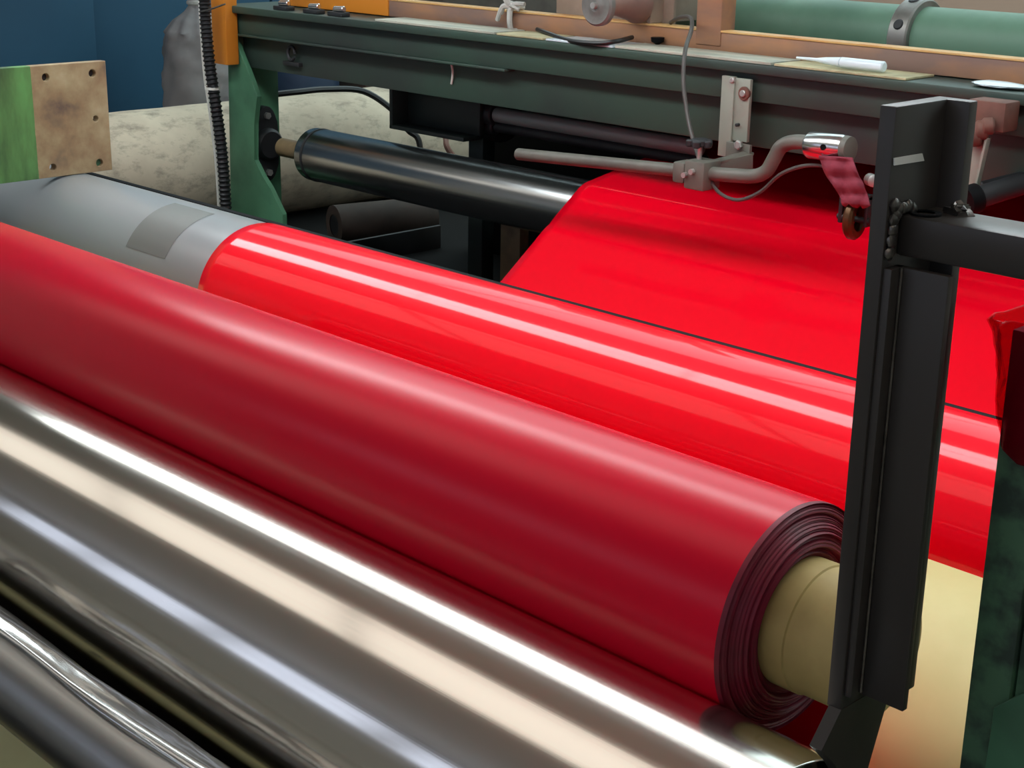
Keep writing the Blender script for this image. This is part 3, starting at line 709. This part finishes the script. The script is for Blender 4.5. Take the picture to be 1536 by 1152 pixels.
# arm bracket
b0, b1, b2, b3 = P(1056, 245, Ya+.1), P(1122, 230, Ya+.9), P(1122, 256, Ya+.9), P(1056, 262, Ya+.1)
MB().prism([b0, b1, b2, b3], (.1, .02, 0), .01).prism([P(1054, 247, Ya+.1), P(1122, 229, Ya+1.0), P(1131, 233, Ya+1.0), P(1066, 250, Ya+.1)], (0, 0, .05), .008).done('arm_bracket', 'grey_paint', ar)
m0 = P(1097, 211, Ya+1.05); m1 = P(1131, 245, Ya+1.05)
MB().box((m0.x, Ya+.9, m1.z), (m1.x, Ya+.97, m0.z), .01).done('arm_lug', 'grey_paint', ar)
q = P(1110, 217, Ya+.9); MB().cyl(q, q+Vector((0, -.09, 0)), .085, 6, .02).done('lug_bolt', 'bolt', ar)
# mounting strip (zinc angle)
z0, z1 = P(1084, 113, Ya+1.0), P(1108, 238, Ya+1.0); z2 = P(1126, 116, Ya+1.02)
mst = MB().box((z0.x, Ya+.98, z1.z), (z0.x+.28, Ya+1.06, z0.z), .012).box((z0.x+.26, Ya+1.02, z1.z+.3), (z2.x, Ya+1.1, z0.z-.02), .012).done('mounting_strip', 'zinc', ar)
for (u, v, r, mm) in ((1117, 140, .12, 'rust'), (1117, 140, .06, 'bolt'), (1101, 120, .05, 'bolt'), (1108, 187, .03, 'dark_iron')):
    q = P(u, v, Ya+1.02); MB().cyl(q+Vector((0, -.04 if r > .1 else -.08, 0)), q+Vector((0, .03, 0)), r, 16, .01).done('strip_bolt', mm, mst)
MB().tube([P(1060, 260), P(1100, 263), P(1132, 264), P(1150, 256), P(1161, 238), P(1172, 220), P(1190, 213), P(1216, 214)], ra*1.05, 20, 8).done('bent_pipe', 'grey_paint', ar)
s0, s1 = P(1214, 217), P(1268, 223)
dS = (s1-s0).normalized()
slv = MB().lathe(s0, dS, [(0, .12), (0, .2), (.03, .22), ((s1-s0).length-.03, .22), ((s1-s0).length, .2), ((s1-s0).length, .12)], 32).done('sleeve', 'alu', ar)
MB().lathe(s1, dS, [(0, .21), (.1, .2), (.12, .1)], 32).done('end_cap', 'grey_paint', slv)
q = s0+dS*.42; MB().cyl(q+Vector((0, -.235, .02)), q+Vector((0, -.1, .02)), .05, 12).done('sleeve_hole', 'black_void', slv)
tag(MB().tube([P(1064, 268), P(1080, 290), P(1108, 300), P(1140, 288), P(1170, 262), P(1205, 249), P(1240, 250), P(1262, 262, Ya+.1)], .033, 8, 8).done('grey_cable', 'cable'), 'thin grey cable drooping from the arm clamp to the hanging red cloth', 'cable')
# red cloth strip
cbm = MB(); rows = []
L_ = [(1228, 233), (1236, 252), (1246, 272), (1258, 292), (1265, 306)]; R_ = [(1279, 236), (1285, 254), (1293, 274), (1302, 292), (1306, 311)]
for j in range(17):
    t = j/16*4; i = min(3, int(t)); ff = t-i; row = []
    for k in range(9):
        g = k/8
        u = (L_[i][0]*(1-ff)+L_[i+1][0]*ff)*(1-g)+(R_[i][0]*(1-ff)+R_[i+1][0]*ff)*g
        v = (L_[i][1]*(1-ff)+L_[i+1][1]*ff)*(1-g)+(R_[i][1]*(1-ff)+R_[i+1][1]*ff)*g
        if j == 16: v += 3*math.sin(k*2.2)
        yy = Ya-.24+.06*math.sin(k*1.1+j*.5)+.03*math.sin(j*1.2)
        row.append(cbm.bm.verts.new(P(u, v, yy)))
    rows.append(row)
for a_, b_ in zip(rows, rows[1:]):
    for k in range(8): cbm.bm.faces.new((a_[k], a_[k+1], b_[k+1], b_[k]))
o = tag(cbm.done('cloth_strip', 'cloth', None, 60), 'strip of red cloth hanging from the bright aluminium sleeve', 'cloth')
o.modifiers.new('thickness', 'SOLIDIFY').thickness = .006
# bronze guide ring below the cloth
q = P(1281, 328)
gd = thing('guide_wheel', 'small bronze wheel in a dark fork below the red cloth', 'wheel', (q.x, Ya, q.z-.35))
MB().lathe(q+Vector((-.07, 0, 0)), (1, .15, 0), [(0, .2), (0, .3), (.04, .34), (.12, .34), (.16, .3), (.16, .2)], 32, False).done('wheel', 'brass', gd)
MB().box(q+Vector((-.28, -.05, -.1)), q+Vector((-.2, .1, .35)), .02).box(q+Vector((.2, -.05, -.1)), q+Vector((.27, .1, .4)), .02).box(q+Vector((-.28, -.05, .32)), q+Vector((.27, .1, .42)), .02).done('fork', 'dark_iron', gd)
MB().cyl(q+Vector((-.3, 0, 0)), q+Vector((.3, 0, 0)), .05, 12).done('axle', 'dark_iron', gd)
q = P(1302, 268, Ya); tag(MB().lathe(q, (1, -.6, 0), [(0, .06), (.05, .1), (.2, .1), (.22, .06)], 16).done('silver_nut', 'bolt'), 'small silver nut behind the black post beside the red cloth', 'nut')

# right hand mounting parts behind the black post
Yr = 21.3
rm = thing('right_mount', 'rusty block with knurled knob and leaning zinc strip behind the black post', 'mount', (-12, Yr, -5.2))
a_, b_ = at(1452, 148, 1, Yr), at(1504, 200, 1, Yr)
MB().box((a_.x, Yr, b_.z), (b_.x, Yr+.45, a_.z), .03).done('block', 'rust', rm)
k0 = at(1462, 203, 1, Yr-.25)
for i, (u, v) in enumerate(((1460, 204), (1470, 196), (1480, 190))):
    q = at(u, v, 1, Yr-.1); MB().cyl(q+Vector((-.05, -.05, 0)), q+Vector((.1, .05, .02)), .17-.02*i, 20, .03).done('knob', 'rust', rm)
MB().prism([at(1455, 205, 1, Yr), at(1483, 206, 1, Yr), at(1462, 297, 1, Yr), at(1438, 297, 1, Yr)], (0, .06, 0), .01).prism([at(1483, 206, 1, Yr), at(1487, 206, 1, Yr), at(1466, 297, 1, Yr), at(1462, 297, 1, Yr)], (0, -.12, 0), .008).done('zinc_strip', 'zinc', rm)
q0, q1 = at(1455, 300, 1, Yr-.4), at(1545, 272, 1, Yr+.6)
MB().cyl(q0, q1+(q1-q0)*.6, .17, 24, .03).done('pipe_arm', 'dark_iron', rm)
MB().cyl(at(1470, 285, 1, Yr+.3), at(1560, 262, 1, Yr+1.3), .13, 20, .02).done('upper_pipe', 'dark_iron', rm)
MB().lathe(q0, q1-q0, [(-.1, .19), (-.1, .23), (.12, .23), (.12, .19)], 24).done('pipe_collar', 'black_void', rm)

# ------------------------------------------------------------------ black post at the roll end
Yp = 8.2
po = thing('black_post', 'black welded steel post with cross bar at the end of the wound roll', 'post', (-5.4, 9.1, FLOOR))
xL = at(1320, 157, 1, Yp).x; xR = at(1345, 159, 1, Yp).x; zT = at(1320, 157, 1, Yp).z
yB = at(1433, 146, 0, xR).y
zTop2 = at(1433, 146, 0, xR).z
zLow = at(1245, 1060, 1, Yp).z
MB().box((xL, Yp, zLow), (xR, yB, zT), .012).done('web_plate', 'black_steel', po)
# back flange of the post
xF = at(1462, 150, 1, yB-.05).x
MB().box((xR-.02, yB-.1, zLow), (xF, yB, zT), .012).done('back_flange', 'black_steel', po)
# tapered foot
foot = [(Yp, zLow+.01), (yB-.02, zLow+.01)]
q = at(1292, 1152, 0, xL+.07); q_ = at(1223, 1122, 0, xL+.07); q3 = at(1237, 1147, 0, xL+.07)
foot += [(q.y, q.z), (9.55, -8.2), (9.55, FLOOR), (9.25, FLOOR), (9.25, -7.2), (q3.y+.05, q3.z), (q_.y, q_.z)]
MB().prism([(xL+.02, y, z) for y, z in foot], (.1, 0, 0)).done('foot_plate', 'black_steel', po)
# lower angle iron
c0 = at(1365, 397, 1, Yp+.35); zA0 = at(1345, 395, 1, Yp+.2).z; zA1 = at(1290, 1048, 0, xR+.1).z
yc = at(1330, 700, 0, xR+.06).y
xe = at(1430, 402, 1, yc).x+.01
MB().box((xR+.0, Yp+.02, zA1), (xR+.06, yc, zA0), .006).box((xR+.0, yc-.06, zA1), (xe, yc, zA0), .006).done('angle_iron', 'black_steel', po)
MB().tube([(xR+.07, yc-.07, zA0), (xR+.07, yc-.07, (zA0+zA1)/2), (xR+.07, yc-.07, zA1+.02)], .012, 6, 8).done('root_bead', 'weld', po)
# cross bar
tl = at(1349, 322, 0, xR); bz = at(1430, 400, 1, tl.y).z
MB().box((xR, tl.y, bz), (-1.5, tl.y+.42, tl.z), .02).done('cross_bar', 'black_steel', po)
# welds
wl = MB()
for (u, v) in ((1345, 322), (1343, 308), (1349, 314), (1356, 312), (1363, 310), (1370, 314), (1341, 330), (1340, 345), (1337, 362), (1334, 380)):
    q = at(u, v, 0, xR+.02); wl.blob(q, (.025, .045, .045), 2, .12)
wl.done('weld_bead', 'weld', po)
wl = MB()
for (u, v, r) in ((1436, 318, .07), (1444, 322, .06), (1428, 322, .05), (1440, 312, .05)):
    q = at(u, v, 1, tl.y+.3); wl.blob(q, (r, r, r*.8), 2, .35)
wl.done('wire_tie', 'weld', po)
t0 = at(1339, 238, 0, xR+.012); t1 = at(1384, 230, 0, xR+.012)
tp = [at(1340, 237, 0, xR+.004), at(1382, 230, 0, xR+.004), at(1385, 241, 0, xR+.004), at(1340, 248, 0, xR+.004)]
MB().prism(tp, (.008, 0, 0)).done('tape', 'tape', po)['label'] = 'short strip of white tape'
# rubber washer on the cross bar
q = at(1388, 322, 2, tl.z+.0)
MB().lathe((q.x, q.y, tl.z), (0, 0, 1), [(0, .06), (0, .1), (.015, .1), (.015, .06)], 20, False).done('washer', 'black_void', po)

# ------------------------------------------------------------------ green post at right edge with red wrap
Yg = 9.0
gx0 = at(1468, 860, 1, Yg).x + .03; gz1 = at(1520, 494, 1, Yg).z
gpz = thing('green_post', 'grimy green machine post at the right edge of the frame', 'post', (gx0+.4, 9.4, FLOOR))
MB().box((gx0, Yg, FLOOR), (gx0+.30, Yg+.8, gz1), .012).done('front_plate', 'green_grimy', gpz)
MB().box((gx0+.32, Yg+.03, FLOOR), (gx0+.95, Yg+.8, gz1-.05), .012).done('side_box', 'green_grimy', gpz)
q = [at(1478, 1152, 1, Yg-.12), at(1490, 1062, 1, Yg-.12), at(1545, 1035, 1, Yg-.12), at(1560, 1152, 1, Yg-.12)]
q += [Vector((q[-1].x, q[-1].y, q[-1].z-1.5)), Vector((q[0].x, q[0].y, q[0].z-1.5))]
MB().prism(q, (0, .1, 0), .01).done('cover_plate', 'green', gpz)
wrp = MB(); rows = []; nW = 48
zs = [at(1500, v, 1, Yg).z for v in (476, 482, 500, 520, 545, 570, 600, 625, 645)]
Lx = [at(u, v, 1, Yg-.05).x for u, v in ((1488, 477), (1484, 484), (1487, 500), (1490, 520), (1494, 545), (1498, 565), (1494, 600), (1498, 625), (1501, 646))]
for j, (z, lx) in enumerate(zip(zs, Lx)):
    row = []
    xc0, xc1 = lx, gx0+1.05; ya, yb_ = Yg-.06, Yg+.86
    for k in range(nW):
        a = 2*PI*k/nW; ex = abs(math.cos(a))**.2*math.copysign(1, math.cos(a)); ey = abs(math.sin(a))**.2*math.copysign(1, math.sin(a))
        x = (xc0+xc1)/2+ex*(xc1-xc0)/2; y = (ya+yb_)/2+ey*(yb_-ya)/2
        f_ = .015*math.sin(7*a+j*1.1)+.01*math.sin(13*a-j*2)
        zz = z-(.10*math.sin(3*a+1)+.06*math.sin(7*a)+.06 if j == len(zs)-1 else 0) - (.02*math.sin(5*a) if j == 0 else 0)
        row.append(wrp.bm.verts.new((x+f_*ex-.03, y+f_*ey, zz)))
    rows.append(row)
for a_, b_ in zip(rows, rows[1:]):
    for k in range(nW): wrp.bm.faces.new((a_[k], a_[(k+1) % nW], b_[(k+1) % nW], b_[k]))
o = tag(wrp.done('plastic_wrap', 'wrap', None, 60), 'dark red translucent plastic wrapped over the top of the green post', 'plastic wrap')
o.modifiers.new('thickness', 'SOLIDIFY').thickness = .002
